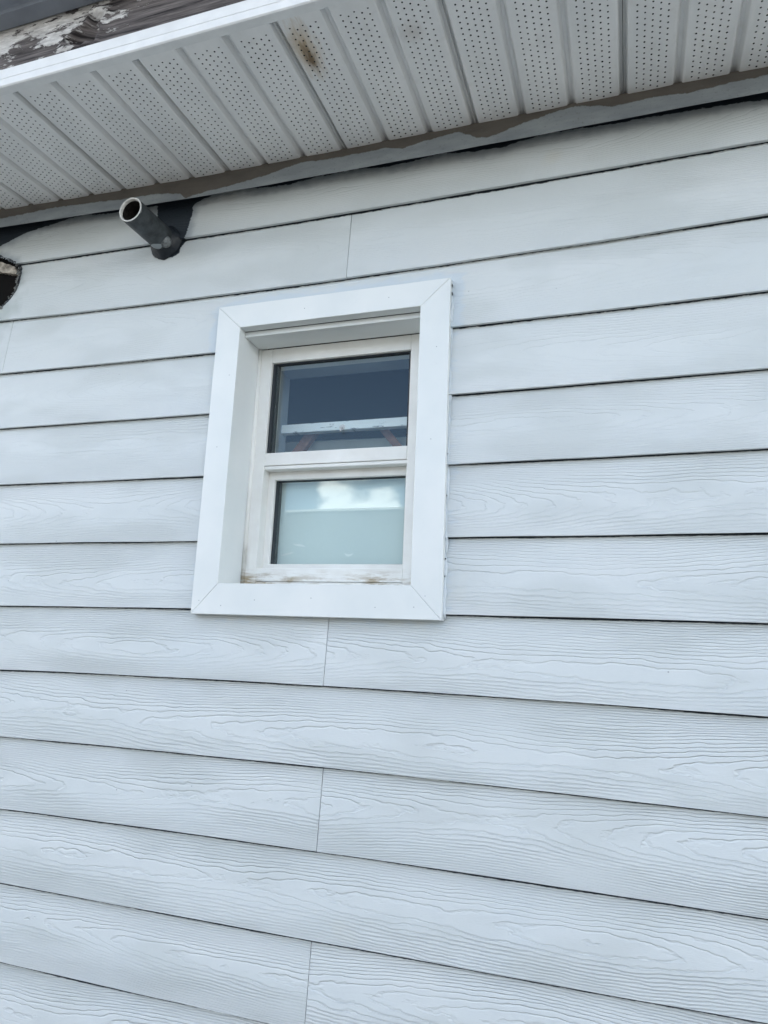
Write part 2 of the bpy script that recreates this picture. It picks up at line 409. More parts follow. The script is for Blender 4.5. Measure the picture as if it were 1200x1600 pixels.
# ------------------------------------------------------------------ ground
g = 400
struct(mesh('ground', [(-g, -g, GROUND), (g, -g, GROUND), (g, g, GROUND), (-g, g, GROUND)], [(0, 1, 2, 3)], m_ground))

# ------------------------------------------------------------------ lap siding
XL, XR = -3.2, 3.2
BOW = {0: (.0099, -.0009, -.0004), 1: (.0149, .0068, -.0124), 2: (.0081, .003, -.0083), 3: (.0042, .0032, -.0051), 4: (.0035, .0037, -.0018),
       5: (0, .0026, .0017), 6: (-.0056, -.0007, .0037), 7: (-.0098, -.0032, .0069), 8: (-.0088, -.0066, .0039), 9: (-.0078, -.0037, .0025),
       10: (.0023, .0017, -.0006), 11: (0, 0, -.0023)}
def line(k, x):
    """height of the lower edge of course k (boards are a little bowed)"""
    if k < 0: return np.full_like(x, 0.135)
    a, b, c = BOW.get(k, (0, 0, 0)); xc = np.clip(x, -1.3, 0.85)
    return -k * E + a * xc * xc + b * xc + c
TH, TILT = 0.0080, 0.0112
HOLE = (-0.452, 0.066, -0.902, -0.228)            # rough opening hidden behind the casing
PATCH = [(-0.7071, 0.16), (-0.5385, 0.135), (-0.5313, 0.118), (-0.578, 0.105), (-0.5913, 0.0957), (-0.588, 0.075), (-0.592, 0.0511), (-0.596, 0.025), (-0.602, 0.001), (-0.62, -0.006), (-0.6368, -0.0002), (-0.68, 0.04), (-0.6939, 0.0774)]
RING = [(-0.694, -0.002), (-0.6314, 0.006), (-0.604, 0.004), (-0.6185, -0.0166), (-0.6183, -0.030), (-0.6353, -0.0385), (-0.6568, -0.0392), (-0.682, -0.032)]
DARK = [(-3, .108), (-1.25, .070), (-1.2135, .0783), (-1.1272, .108), (-1.0187, .122), (-.9769, .129), (-.93, .132), (-.8914, .124), (-.8084, .117), (-.70, .116), (-.5385, .124), (-.45, .126), (-.4128, .1123), (-.3863, .1091), (-.3259, .1063), (-.2425, .1126), (-.1935, .1132), (-.1454, .1138), (-.0821, .1045), (-.0209, .1054), (.0535, .1129), (.1262, .101), (.1965, .0989), (.2171, .104), (.2782, .1127), (.3444, .1105), (.4212, .1056), (.4711, .1063), (.5199, .1041), (.5912, .1024), (.6488, .1005), (.7047, .0944), (3, .10)]
VOID = [(-1.36, .03), (-1.30, .052), (-1.2054, .0465), (-1.170, .030), (-1.1434, .0179), (-1.131, -.004), (-1.1293, -.0224), (-1.1281, -.0416), (-1.1342, -.0692), (-1.1462, -.0884), (-1.171, -.1117), (-1.1748, -.115), (-1.21, -.125), (-1.30, -.12), (-1.37, -.05)]
wall = thing('lap_siding_wall', 'pale blue-grey painted clapboard wall with embossed wood grain around the window', 'wall', loc=(0, 0, GROUND))
WZ = -GROUND
def wall_child(o): o.parent = wall; o.location = (0, 0, WZ); return o

_n = [0]
def board(c, xa, xb, grain, dense=False):
    i = _n[0]; _n[0] += 1
    dx = 0.0045 if dense else 0.03
    xs = np.linspace(xa, xb, max(2, int((xb - xa) / dx) + 1))
    # break lines at the opening's edges
    for hx in HOLE[:2]:
        if xa < hx < xb: xs = np.sort(np.append(xs, hx))
    zb = line(c, xs); zt = line(c - 1, xs) + 0.020
    if c == 0: zt = np.full_like(xs, 0.160)
    nr = 44 if dense else 9
    frac = np.linspace(0, 1, nr)
    hz = [z for z in HOLE[2:] if -c * E + 0.004 < z < -(c - 1) * E - 0.004]
    rows = [np.stack([xs, np.full_like(xs, TH), zb + .0006], 1), np.stack([xs, np.full_like(xs, 0.0004), zb], 1)]
    for f in frac:
        z = zb + 0.0004 + f * (zt - zb - 0.0004)
        rows.append(np.stack([xs, (z - zb) / E * TILT, z], 1))
    if hz and xa < HOLE[0] + .01 and xb > HOLE[1] - .01:     # notched round the casing: snap the nearest row
        k = 2 + int(np.argmin(np.abs(rows[2][0, 2] + frac * (zt[0] - zb[0]) - hz[0])))
        rows[k][:, 2] = hz[0]; rows[k][:, 1] = (hz[0] - zb) / E * TILT
    zt_b = rows[-1][:, 2]
    rows.append(np.stack([xs, rows[-1][:, 1] + TH, zt_b], 1))
    nrw, nx = len(rows), len(xs)
    # tiny unevenness of the lower edge
    wv = smooth_noise(xs, 5.0, 100 + i) * 0.0007
    for k in (0, 1): rows[k][:, 2] += wv
    V = np.concatenate(rows); F = []
    cut_c = None
    P2 = V[:, [0, 2]]
    in_void = inside(P2, [(x, z) for x, z in VOID]) if dense else None
    for k in range(nrw):
        k2 = (k + 1) % nrw
        for j in range(nx - 1):
            a, b, c2, d = k * nx + j, k * nx + j + 1, k2 * nx + j + 1, k2 * nx + j
            cx = (xs[j] + xs[j + 1]) / 2; cz = (V[a, 2] + V[c2, 2]) / 2
            if HOLE[0] - 1e-4 < cx < HOLE[1] + 1e-4 and HOLE[2] < cz < HOLE[3] and c in (2, 3, 4, 5, 6) and xb - xa > 1.5: continue
            if dense and k >= nrw - 1 and -1.45 < cx < -1.12 and c in (0, 1): continue
            if dense and in_void[a] and in_void[c2] and in_void[b] and in_void[d]: continue
            F.append((a, b, c2, d))
    F.append(tuple(k * nx for k in range(nrw))); F.append(tuple(k * nx + nx - 1 for k in range(nrw))[::-1])
    o = mesh('board', V, F, m_siding); me = o.data
    zm = -(c - 0.5) * E
    uvl = me.uv_layers.new(name='UVMap'); li = np.empty(len(me.loops), int); me.loops.foreach_get('vertex_index', li)
    uv = np.stack([V[li, 0] + i * 7.31, V[li, 2] - zm], 1); uvl.data.foreach_set('uv', uv.ravel().astype(np.float32))
    def attr(name, val): me.attributes.new(name, 'FLOAT', 'POINT').data.foreach_set('value', np.asarray(val, np.float32))
    attr('grain', np.full(len(V), grain)); attr('ragged', np.full(len(V), 1.0 if c < 1 else (0.75 if c < 4 else 0.3)))
    old = np.full(len(V), -0.05)
    if c == 0: old = np.maximum(V[:, 2] - np.interp(V[:, 0], *zip(*DARK)), np.maximum(sdf(P2, PATCH), sdf(P2, RING)))
    if c == 1: old = np.maximum(sdf(P2, RING), np.where(V[:, 2] > 5, 0, -0.05)); old = np.maximum(old, 0.004 - seg_dist(P2, VOID) * 1.3)
    if c == 0: old = np.maximum(old, 0.003 - seg_dist(P2, VOID) * 1.3)
    if c > 0:                                          # under each lap: missed old coat plus painted lap shadow, wider on lower boards
        lap = line(c - 1, V[:, 0]); miss_shade = {9: .0042, 10: .0052, 11: .0060, 12: .0068}.get(c, 0.0006 if c < 5 else (0.0016 if c < 7 else 0.0030)) + 0.0013 * smooth_noise(V[:, 0], 3.0, 300 + c)
        old = np.maximum(old, V[:, 2] - (lap - miss_shade))
    attr('old_paint_lap_shade', np.clip(old, -0.05, 0.05))
    # brushed halo of touch-up paint round the casing
    dxo = np.maximum(np.maximum(-0.4735 - P2[:, 0], P2[:, 0] - 0.086), 0); dzo = np.maximum(np.maximum(-0.924 - P2[:, 1], P2[:, 1] + 0.206), 0)
    attr('touch', np.clip(1 - np.hypot(dxo, dzo) / 0.055, 0, 1) * (1.0 if c == 2 else 0.6))
    attr('older', np.clip(1 - np.hypot((P2[:, 0] + 1.17) / 0.13, (P2[:, 1] + 0.10) / 0.20), 0, 1))
    recalc(o)
    return wall_child(o)

GR = {0: .45, 1: .38, 2: .34, 3: .40, 4: .52, 5: .65, 6: .8, 7: .9}
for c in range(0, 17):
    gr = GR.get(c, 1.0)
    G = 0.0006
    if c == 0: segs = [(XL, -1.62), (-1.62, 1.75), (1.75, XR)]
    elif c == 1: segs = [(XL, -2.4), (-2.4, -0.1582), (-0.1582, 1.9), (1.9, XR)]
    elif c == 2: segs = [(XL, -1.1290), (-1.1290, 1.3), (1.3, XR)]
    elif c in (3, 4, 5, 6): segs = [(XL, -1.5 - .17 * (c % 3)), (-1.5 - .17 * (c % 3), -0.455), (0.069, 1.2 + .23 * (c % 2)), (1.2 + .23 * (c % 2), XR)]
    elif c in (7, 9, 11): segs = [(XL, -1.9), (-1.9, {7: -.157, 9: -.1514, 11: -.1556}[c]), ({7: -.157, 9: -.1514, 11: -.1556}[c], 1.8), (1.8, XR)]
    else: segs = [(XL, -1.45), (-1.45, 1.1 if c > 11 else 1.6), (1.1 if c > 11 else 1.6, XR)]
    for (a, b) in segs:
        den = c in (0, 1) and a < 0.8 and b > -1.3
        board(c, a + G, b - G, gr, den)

# sheathing behind the boards, with the rough opening left free
def sheath(x0, x1, z0, z1):
    wall_child(bbox('sheathing', x0, x1, 0.0185, 0.060, z0, z1, m_sheath))
sheath(XL, -0.440, -2.62, 0.30); sheath(0.054, XR, -2.62, 0.30)
sheath(-0.4395, 0.0535, -0.232, 0.30); sheath(-0.4395, 0.0535, -2.62, -0.890)

# ------------------------------------------------------------------ broken corner at the left
def jag_bar(name, pts, y0, y1, mat, parent=None, jit=0.0015, n=14):
    """ragged bar through (x, z, halfheight) points"""
    P = np.array(pts, float); t = np.linspace(0, 1, n); q = np.linspace(0, 1, len(P))
    X = np.interp(t, q, P[:, 0]); Z = np.interp(t, q, P[:, 1]); H = np.interp(t, q, P[:, 2])
    V = []; F = []
    for i in range(n):
        for (sy, sz) in ((y0, -1), (y0, 1), (y1, 1), (y1, -1)):
            V.append((X[i] + random.uniform(-jit, jit), sy + random.uniform(-jit, jit), Z[i] + sz * H[i] + random.uniform(-jit, jit)))
    for i in range(n - 1):
        for j in range(4):
            F.append((i * 4 + j, i * 4 + (j + 1) % 4, i * 4 + 4 + (j + 1) % 4, i * 4 + 4 + j))
    F += [(0, 1, 2, 3), tuple(range(4 * n - 4, 4 * n))[::-1]]
    o = mesh(name, V, F, mat, parent); recalc(o); return o
o = jag_bar('broken_lath', [(-1.34, 0.030, .016), (-1.20, 0.014, .015), (-1.150, -0.004, .011), (-1.138, -0.012, .004)], 0.004, 0.017, m_lath, n=26)
tag(o, 'splintered brown and white wood strip showing in the broken hole at left edge', 'wood strip')
V = []; F = []
for k in range(46):                                     # crumbled rim of the broken board
    t = k / 45; a = np.interp(t, np.linspace(0, 1, len(VOID) - 6), range(4, 4 + len(VOID) - 6)); i0 = int(a); f = a - i0
    p = np.array(VOID[i0]) * (1 - f) + np.array(VOID[min(i0 + 1, len(VOID) - 1)]) * f
    s = random.uniform(0.0025, 0.006); cx, cz = p + np.array([random.uniform(-.006, .003), random.uniform(-.004, .004)]); cy = random.uniform(0.001, 0.010)
    b = len(V)
    for d in ((1, 0, 0), (-1, 0, 0), (0, 1, 0), (0, -1, 0), (0, 0, 1), (0, 0, -1)):
        V.append((cx + d[0] * s * random.uniform(.6, 1.6), cy + d[1] * s * .6, cz + d[2] * s * random.uniform(.6, 1.4)))
    F += [tuple(b + q for q in f3) for f3 in ((0, 2, 4), (2, 1, 4), (1, 3, 4), (3, 0, 4), (2, 0, 5), (1, 2, 5), (3, 1, 5), (0, 3, 5))]
rim = mesh('crumbled_edge', V, F, m_chip); rim['kind'] = 'stuff'; wall_child(rim)

def tube(name, pts, rad, mat, parent=None, seg=8, cap=True):
    P = [Vector(p) for p in pts]; V = []; F = []
    up = Vector((0.13, 0.2, 1)).normalized()
    for i, p in enumerate(P):
        d = (P[min(i + 1, len(P) - 1)] - P[max(i - 1, 0)]).normalized()
        a = d.cross(up)
        if a.length < 1e-3: a = d.cross(Vector((1, 0, 0)))
        a.normalize(); b = d.cross(a)
        r = rad[i] if hasattr(rad, '__len__') else rad
        for k in range(seg):
            t = 2 * math.pi * k / seg; V.append(p + (a * math.cos(t) + b * math.sin(t)) * r)
    for i in range(len(P) - 1):
        for k in range(seg):
            F.append((i * seg + k, i * seg + (k + 1) % seg, i * seg + seg + (k + 1) % seg, i * seg + seg + k))
    if cap: F += [tuple(range(seg))[::-1], tuple(range((len(P) - 1) * seg, len(P) * seg))]
    o = mesh(name, V, F, mat, parent, True); recalc(o); return o
o = tube('wire_loop', [(-1.120, .004, -.004), (-1.111, -.006, -.007), (-1.1045, -.010, -.016), (-1.104, -.011, -.026), (-1.110, -.008, -.036), (-1.120, -.002, -.043), (-1.131, .006, -.046)], 0.0017, m_goo)
tag(o, 'short black wire loop sticking out beside the broken hole at left edge', 'wire')

# ------------------------------------------------------------------ window
win = thing('window', 'small white two-pane window with wide mitred casing set deep in the wall', 'window')
OX0, OX1, OZ0, OZ1 = -0.4735, 0.0861, -0.9242, -0.2062
IX0, IX1, IZ0, IZ1 = -0.4120, 0.0218, -0.8575, -0.2640
YF = -0.0125
def casing(p):
    """mitred flat board: polygon p of (x, z), bevelled front"""
    c = np.mean(np.array(p), 0); V = []
    q = np.array(p); n = len(p)
    ins = []
    for i in range(n):
        a, b, d = q[i - 1], q[i], q[(i + 1) % n]
        e1 = (b - a) / np.linalg.norm(b - a); e2 = (d - b) / np.linalg.norm(d - b)
        n1 = np.array([-e1[1], e1[0]]); n2 = np.array([-e2[1], e2[0]])
        if n1 @ (c - b) < 0: n1 = -n1
        if n2 @ (c - b) < 0: n2 = -n2
        m = np.linalg.solve(np.array([n1, n2]), np.array([1.0, 1.0])); ins.append((b, m))
    for off, y in ((0.0001, 0.012), (0.0001, YF + 0.0012), (0.0005, YF + 0.0004), (0.0012, YF)):
        V += [(b[0] + m[0] * off, y, b[1] + m[1] * off) for b, m in ins]
    F = [tuple(range(n)), tuple(range(3 * n, 4 * n))]
    for k in range(3):
        for i in range(n): F.append((k * n + i, k * n + (i + 1) % n, k * n + n + (i + 1) % n, k * n + n + i))
    o = mesh('casing_board', V, F, m_trim, win); recalc(o); return o
casing([(OX0, OZ1), (OX1, OZ1), (IX1, IZ1), (IX0, IZ1)])
casing([(OX0, OZ0), (OX1, OZ0), (IX1, IZ0), (IX0, IZ0)])
casing([(OX0, OZ0), (OX0, OZ1), (IX0, IZ1), (IX0, IZ0)])
casing([(OX1, OZ0), (OX1, OZ1), (IX1, IZ1), (IX1, IZ0)])
# reveal boards lining the opening
YR = 0.0880
m_rev = m_trim
bbox('reveal_board', IX0 - 0.020, IX0 - 0.0006, 0.0125, 0.125, IZ0 - 0.02, IZ1 + 0.02, m_rev, win)
bbox('reveal_board', IX1 + 0.0006, IX1 + 0.020, 0.0125, 0.125, IZ0 - 0.02, IZ1 + 0.02, m_rev, win)
bbox('head_board', IX0 - 0.0004, IX1 + 0.0004, 0.0140, 0.0870, -0.2768, -0.240, m_rev, win, 0.0012)
bbox('head_gap_filler', IX0 - 0.0004, IX1 + 0.0004, 0.0125, 0.0138, -0.2648, -0.245, m_gasket, win)
bbox('sill_board', IX0 - 0.0004, IX1 + 0.0004, 0.0125, 0.0870, -0.875, -0.8562, m_rev, win, 0.0015)
# quarter bead in the left corner between reveal and frame
tube('corner_bead', [(IX0 + 0.001, YR - 0.001, -0.279), (IX0 + 0.002, YR - 0.001, -0.855)], 0.0055, m_vinyl, win, 10)
tube('corner_bead', [(IX1 - 0.001, YR - 0.001, -0.279), (IX1 - 0.001, YR - 0.001, -0.855)], 0.004, m_vinyl, win, 10)

def rect_frame(name, x0, x1, z0, z1, wl, wr, wb, wt_, y0, y1, mat, parent, b=0.0012):
    """a frame of four butted members joined in one mesh with an inner chamfer"""
    bm = bmesh.new()
    out = [(x0, z0), (x1, z0), (x1, z1), (x0, z1)]; inn = [(x0 + wl, z0 + wb), (x1 - wr, z0 + wb), (x1 - wr, z1 - wt_), (x0 + wl, z1 - wt_)]
    inn2 = [(x0 + wl + .002, z0 + wb + .002), (x1 - wr - .002, z0 + wb + .002), (x1 - wr - .002, z1 - wt_ - .002), (x0 + wl + .002, z1 - wt_ - .002)]
    rings = [[(x, y1, z) for x, z in out], [(x, y0 + b, z) for x, z in out], [(x + sx * b, y0, z + sz * b) for (x, z), (sx, sz) in zip(out, ((1, 1), (-1, 1), (-1, -1), (1, -1)))],
             [(x, y0, z) for x, z in inn], [(x + sx * b, y0 + b, z + sz * b) for (x, z), (sx, sz) in zip(inn, ((1, 1), (-1, 1), (-1, -1), (1, -1)))], [(x, y1, z) for x, z in inn2]]
    V = [v for r in rings for v in r]; F = []
    n = len(rings)
    for k in range(n):
        for i in range(4): F.append((k * 4 + i, k * 4 + (i + 1) % 4, ((k + 1) % n) * 4 + (i + 1) % 4, ((k + 1) % n) * 4 + i))
    bm.free()
    o = mesh(name, V, F, mat, parent); recalc(o); return o
# main frame: one vinyl frame with the fixed pane above, the sash below
FX0, FX1 = IX0 + 0.0005, IX1 - 0.0005
frame = bbox('frame', FX0, -0.3776, YR, 0.140, -0.8560, -0.2774, m_vinyl, win, 0.0012)
bbox('frame', -0.0270, FX1, YR, 0.140, -0.8560, -0.2774, m_vinyl, win, 0.0012)
bbox('frame', -0.3774, -0.0272, YR + .0006, 0.140, -0.3132, -0.2774, m_vinyl, win, 0.0012)
bbox('frame', -0.3774, -0.0272, YR + .0006, 0.140, -0.8420, -0.8118, m_vinyl, win, 0.0012)
bbox('frame_lip', -0.3900, FX1 - .002, YR + .003, 0.130, -0.8515, -0.8424, m_vinyl, win, 0.0010)
bbox('meeting_rail', -0.3774, -0.0272, YR + .0004, 0.116, -0.5705, -0.5397, m_vinyl, win, 0.0012)
bbox('rail_lip', -0.3774, -0.0272, YR + .0030, 0.116, -0.5795, -0.5712, m_vinyl, win, 0.0010)
# glazing gaskets and panes
rect_frame('gasket', -0.3770, -0.0276, -0.5395, -0.3134, .0045, .0045, .0010, .0022, YR + .008, YR + .018, m_gasket, win, .0006)
bbox('spacer', -0.3765, -0.3675, YR + .0165, YR + .030, -0.539, -0.314, m_gasket, win)
bbox('pane', -0.3774, -0.0272, YR + .0150, YR + .0162, -0.5400, -0.3128, m_glass, win)
sash = rect_frame('lower_sash', -0.3912, -0.0255, -0.8110, -0.5600, .0275, .0110, .0112, .0372, 0.118, 0.150, m_vinyl, win)
rect_frame('gasket', -0.3637, -0.0365, -0.7998, -0.5972, .0045, .0035, .0018, .0020, 0.1270, 0.1370, m_gasket, sash, .0006)
bbox('spacer', -0.3632, -0.3580, 0.1355, 0.150, -0.799, -0.598, m_gasket, sash)
bbox('pane', -0.3642, -0.0360, 0.1330, 0.1342, -0.8003, -0.5968, m_glass, sash)
# caulk bead down the right side and across the top of the casing
def caulk(p0, p1, n, seed, r=0.0026):
    pts = []; rad = []
    for i in range(n):
        t = i / (n - 1); x = p0[0] + (p1[0] - p0[0]) * t; z = p0[1] + (p1[1] - p0[1]) * t
        k = float(smooth_noise(np.array([t * 3]), 9.0, seed)[0]); k2 = float(smooth_noise(np.array([t * 3]), 14.0, seed + 50)[0])
        zz = (-z / E) % 1.0
        pts.append((x + 0.001 * k2, TILT * (1 - ((-z) / E - math.floor(-z / E))) * 0.6 + 0.0005, z)); rad.append(max(0.0008, r * (1 + 0.65 * k)))
    return tube('caulk_bead', pts, rad, m_caulk, win, 7)
caulk((OX1 + .001, OZ0 + .004), (OX1 + .001, OZ1 - .035), 150, 5)
caulk((OX0 - .001, OZ0 + .004), (OX0 - .001, OZ1), 120, 6, 0.0022)
caulk((OX0, OZ1 + .001), (OX1, OZ1 + .001), 100, 7, 0.0022)
# cracks where the caulk has let go of the casing
for (z, h, w) in ((-.2185, .006, .0016), (-.2375, .0085, .0014), (-.590, .005, .0010), (-.676, .004, .0011), (-.803, .003, .0013), (-.838, .0035, .0010)):
    V = []; k0 = random.random() * 6
    for y in (-0.0016, 0.004):
        V += [(OX1 + .0014 + 0.55 * w * (0.9 + 0.5 * math.sin(k0 + a)) * math.cos(a), y, z + h * (0.5 + 0.18 * math.sin(3 * a + k0)) * math.sin(a)) for a in np.linspace(0, 2 * math.pi, 9)[:-1]]
    o = mesh('caulk_crack', V, [tuple(range(8)), tuple(range(8, 16))[::-1]] + [(i, (i + 1) % 8, 8 + (i + 1) % 8, 8 + i) for i in range(8)], m_gasket, win); recalc(o)
# nail heads on the casing
for (x, z) in ((-.455, -.895), (-.32, -.892), (-.19, -.886), (-.05, -.902), (.052, -.878), (.054, -.56), (.060, -.36), (-.05, -.235), (-.25, -.236), (-.445, -.55), (-.40, -.905), (.03, -.9)):
    pts = [(x + 0.0011 * math.cos(a), YF - 0.0004, z + 0.0011 * math.sin(a)) for a in np.linspace(0, 2 * math.pi, 9)[:-1]]
    V = pts + [(px, YF + .001, pz) for px, _, pz in pts]; F = [tuple(range(8))] + [(i, (i + 1) % 8, 8 + (i + 1) % 8, 8 + i) for i in range(8)]
    o = mesh('nail_head', V, F, m_smear, win); recalc(o)

# ------------------------------------------------------------------ behind the glass
room = thing('room', 'dark room seen through the upper window pane', 'room'); room['kind'] = 'structure'
del room['category']; del room['label']
def inward(name, x0, x1, y0, y1, z0, z1, mat):
    V, F = box(x0, x1, y0, y1, z0, z1); F = [f for k, f in enumerate(F) if k != 2]     # open towards the window wall
    return mesh(name, V, F, mat, room)
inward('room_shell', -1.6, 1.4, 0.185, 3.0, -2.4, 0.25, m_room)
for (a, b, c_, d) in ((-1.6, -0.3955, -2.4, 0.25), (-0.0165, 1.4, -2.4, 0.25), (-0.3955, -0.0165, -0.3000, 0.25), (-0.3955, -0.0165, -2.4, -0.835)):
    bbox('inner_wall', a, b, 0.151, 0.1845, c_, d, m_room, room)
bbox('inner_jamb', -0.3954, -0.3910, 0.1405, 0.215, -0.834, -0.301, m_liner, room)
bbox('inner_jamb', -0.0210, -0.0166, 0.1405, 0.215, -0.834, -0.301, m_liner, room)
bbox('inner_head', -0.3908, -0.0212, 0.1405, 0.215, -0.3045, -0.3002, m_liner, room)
blind = bbox('window_blind', -0.3900, -0.0220, 0.1560, 0.1585, -0.832, -0.556, m_blind)
tag(blind, 'flat pale teal blind filling the lower window pane', 'blind')
def swoosh(pts, w):
    V = []; F = []
    n = len(pts)
    for i, (x, z) in enumerate(pts):
        ww = w * math.sin(math.pi * (i + .35) / (n - .3)); V += [(x, 0.1555, z - ww), (x, 0.1555, z + ww), (x, 0.1562, z - ww), (x, 0.1562, z + ww)]
    for i in range(n - 1):
        a = i * 4; F += [(a, a + 1, a + 5, a + 4), (a + 1, a + 3, a + 7, a + 5), (a, a + 4, a + 6, a + 2)]
    o = mesh('white_smear', V, F, m_print, blind); recalc(o)
swoosh([(-.322, -.7455), (-.315, -.7480), (-.306, -.7490), (-.298, -.7500), (-.290, -.7530)], .0028)
swoosh([(-.352, -.7735), (-.344, -.7720), (-.336, -.7700), (-.326, -.7680), (-.318, -.7650)], .0025)
swoosh([(-.190, -.7680), (-.186, -.7720), (-.180, -.7740), (-.173, -.7725), (-.168, -.7690)], .0028)
ifr = thing('inner_storm_frame', 'flaking white wooden rail and stile behind the upper glass', 'frame')
bbox('rail', -0.4060, -0.0300, 0.1870, 0.207, -0.4595, -0.4375, m_beam, ifr, .001)
bbox('stile', -0.4170, -0.4050, 0.1850, 0.205, -0.5500, -0.4375, m_beam, ifr, .001)
def brace(x0, z0, x1, z1, w, lab):
    V = []
    for y in (0.222, 0.240): V += [(x0 - w, y, z0), (x0 + w, y, z0), (x1 + w, y, z1), (x1 - w, y, z1)]
    o = mesh('brace', V, [(0, 1, 2, 3), (7, 6, 5, 4), (0, 4, 5, 1), (1, 5, 6, 2), (2, 6, 7, 3), (3, 7, 4, 0)], m_brace); recalc(o)
    tag(o, lab, 'brace', 'brown braces behind the upper pane')
brace(-.318, -.440, -.392, -.540, .015, 'red-brown diagonal brace leaning left behind the upper pane')
brace(-.138, -.445, -.060, -.540, .012, 'red-brown diagonal brace leaning right behind the upper pane')
# pale ledge that catches the light below the rail
o = mesh('pale_ledge', [(-.46, .255, -.462), (0.0, .255, -.468), (0.0, .30, -.60), (-.46, .30, -.60), (-.46, .275, -.454), (0.0, .275, -.460), (0.0, .32, -.60), (-.46, .32, -.60)],
         [(0, 1, 2, 3), (4, 5, 1, 0), (7, 6, 5, 4), (0, 3, 7, 4), (1, 5, 6, 2)], m_pale)
tag(o, 'pale plaster ledge in the shadow below the flaking rail behind the upper pane', 'ledge')
hk = thing('suction_hook', 'small clear plastic suction hook stuck on the upper pane', 'hook', loc=(-0.1905, YR + .0148, -0.4858))
prof = [(0.0, -.0040), (.0022, -.0040), (.0030, -.0028), (.0036, -.0014), (.0066, -.0004), (.0072, 0.0)]
V = []; F = []
for r_, y in prof: V += [(r_ * math.cos(2 * math.pi * k / 16), y, r_ * math.sin(2 * math.pi * k / 16) + .003) for k in range(16)]
for i in range(len(prof) - 1): F += [(i * 16 + k, i * 16 + (k + 1) % 16, i * 16 + 16 + (k + 1) % 16, i * 16 + 16 + k) for k in range(16)]
mesh('suction_cup', V, F, m_hook, hk, True)
tube('hook', [(0, -.004, .003), (0, -.0065, -.001), (-.0005, -.0065, -.007), (0, -.010, -.0105), (.0005, -.013, -.0085), (0, -.0135, -.006)], .0011, m_hook, hk, 6)

# ------------------------------------------------------------------ eave: soffit
ZS = 0.1387; SX0 = -0.7793; SP = 0.1016
soffit = thing('soffit', 'ribbed perforated white vinyl soffit under the eave with a brown stain', 'soffit', loc=(0, 0, ZS))
def sbow(x): return 0.020 * np.clip(-x, 0, 1.3) ** 2
def soffit_panel(i):
    xa = SX0 + 3 * i * SP
    pr = []
    for s in range(3):
        b = s * SP
        pr += [(b + .0030, .0125), (b + .0045, .0100), (b + .0085, .0012), (b + .0105, .0003), (b + .0130, 0.0), (b + .0508, -.0004), (b + SP - .0130, 0.0), (b + SP - .0105, .0003), (b + SP - .0085, .0012), (b + SP - .0045, .0100), (b + SP - .0030, .0125)]
    # interlocking edge: hem on one side, tongue on the other
    pr[0] = (.0012, .0125); pr = [(.0006, .0030), (.0012, .0024)] + pr
    pr[-1] = (3 * SP - .0004, .0125)
    ys = np.linspace(-0.018, -0.392, 8)
    V = []; F = []; n = len(pr); UV = []
    for y in ys:
        f = np.clip((y + .39) / .36, 0, 1)
        for px, pz in pr:
            x = xa + px; V.append((x, y, pz + sbow(x) * f + 0.0012 * math.sin(7 * y + i))); UV.append((px, y + .375))
    for a in range(len(ys) - 1):
        for j in range(n - 1): F.append((a * n + j, a * n + j + 1, a * n + n + j + 1, a * n + n + j))
    o = mesh('soffit_panel', V, F, m_soffit, soffit, False)
    me = o.data; uvl = me.uv_layers.new(name='UVMap'); li = np.empty(len(me.loops), int); me.loops.foreach_get('vertex_index', li)
    uvl.data.foreach_set('uv', np.array(UV, np.float32)[li].ravel())
    return o
for i in range(-8, 13): soffit_panel(i)

# channel strip against the wall, half painted
xs = np.arange(XL, XR, 0.005); zs_ = np.linspace(0.0845, 0.1415, 15)
SB = sorted([(-0.0712, 0.1223), (-0.0226, 0.1121), (0.0213, 0.1221), (0.1004, 0.1273), (0.1402, 0.1044), (0.1638, 0.0993), (0.2383, 0.1186), (0.3147, 0.1318), (0.3469, 0.1334), (0.3973, 0.1231), (0.4159, 0.1158), (0.501, 0.1193), (0.5596, 0.1125), (0.6453, 0.1188), (0.7004, 0.1192), (-0.2117, 0.1216), (-0.2771, 0.1264), (-0.368, 0.1103), (-0.4797, 0.0971), (-0.5331, 0.0948), (-0.59, 0.0855), (-0.605, 0.100), (-0.6747, 0.1106), (-0.8122, 0.1123), (-0.9896, 0.1182), (-1.1866, 0.110), (-3, .11), (3, .12)])
prof = [(-0.030, z) for z in zs_[::-1]] + [(-0.0288, 0.0836), (-0.024, 0.089), (-0.018, 0.096), (-0.012, 0.102), (-0.006, 0.108), (0.0, 0.113), (0.012, 0.118), (0.012, 0.1415)]
n = len(prof); V = []; F = []
for x in xs:
    b = float(sbow(x)); w = 0.0006 * math.sin(9 * x) + 0.0004 * math.sin(31 * x)
    V += [(x, y + (w if y < 0 else 0), z + b) for y, z in prof]
for i in range(len(xs) - 1):
    for j in range(n): F.append((i * n + j, i * n + (j + 1) % n, i * n + n + (j + 1) % n, i * n + n + j))
ch = mesh('wall_channel', V, F, m_channel, soffit); ch.location = (0, 0, -ZS); recalc(ch)
VA = np.array(V); bnd = np.interp(VA[:, 0], *zip(*SB)); pv = bnd - (VA[:, 2] - sbow(VA[:, 0]))
ch.data.attributes.new('painted', 'FLOAT', 'POINT').data.foreach_set('value', np.clip(pv, -.05, .05).astype(np.float32))

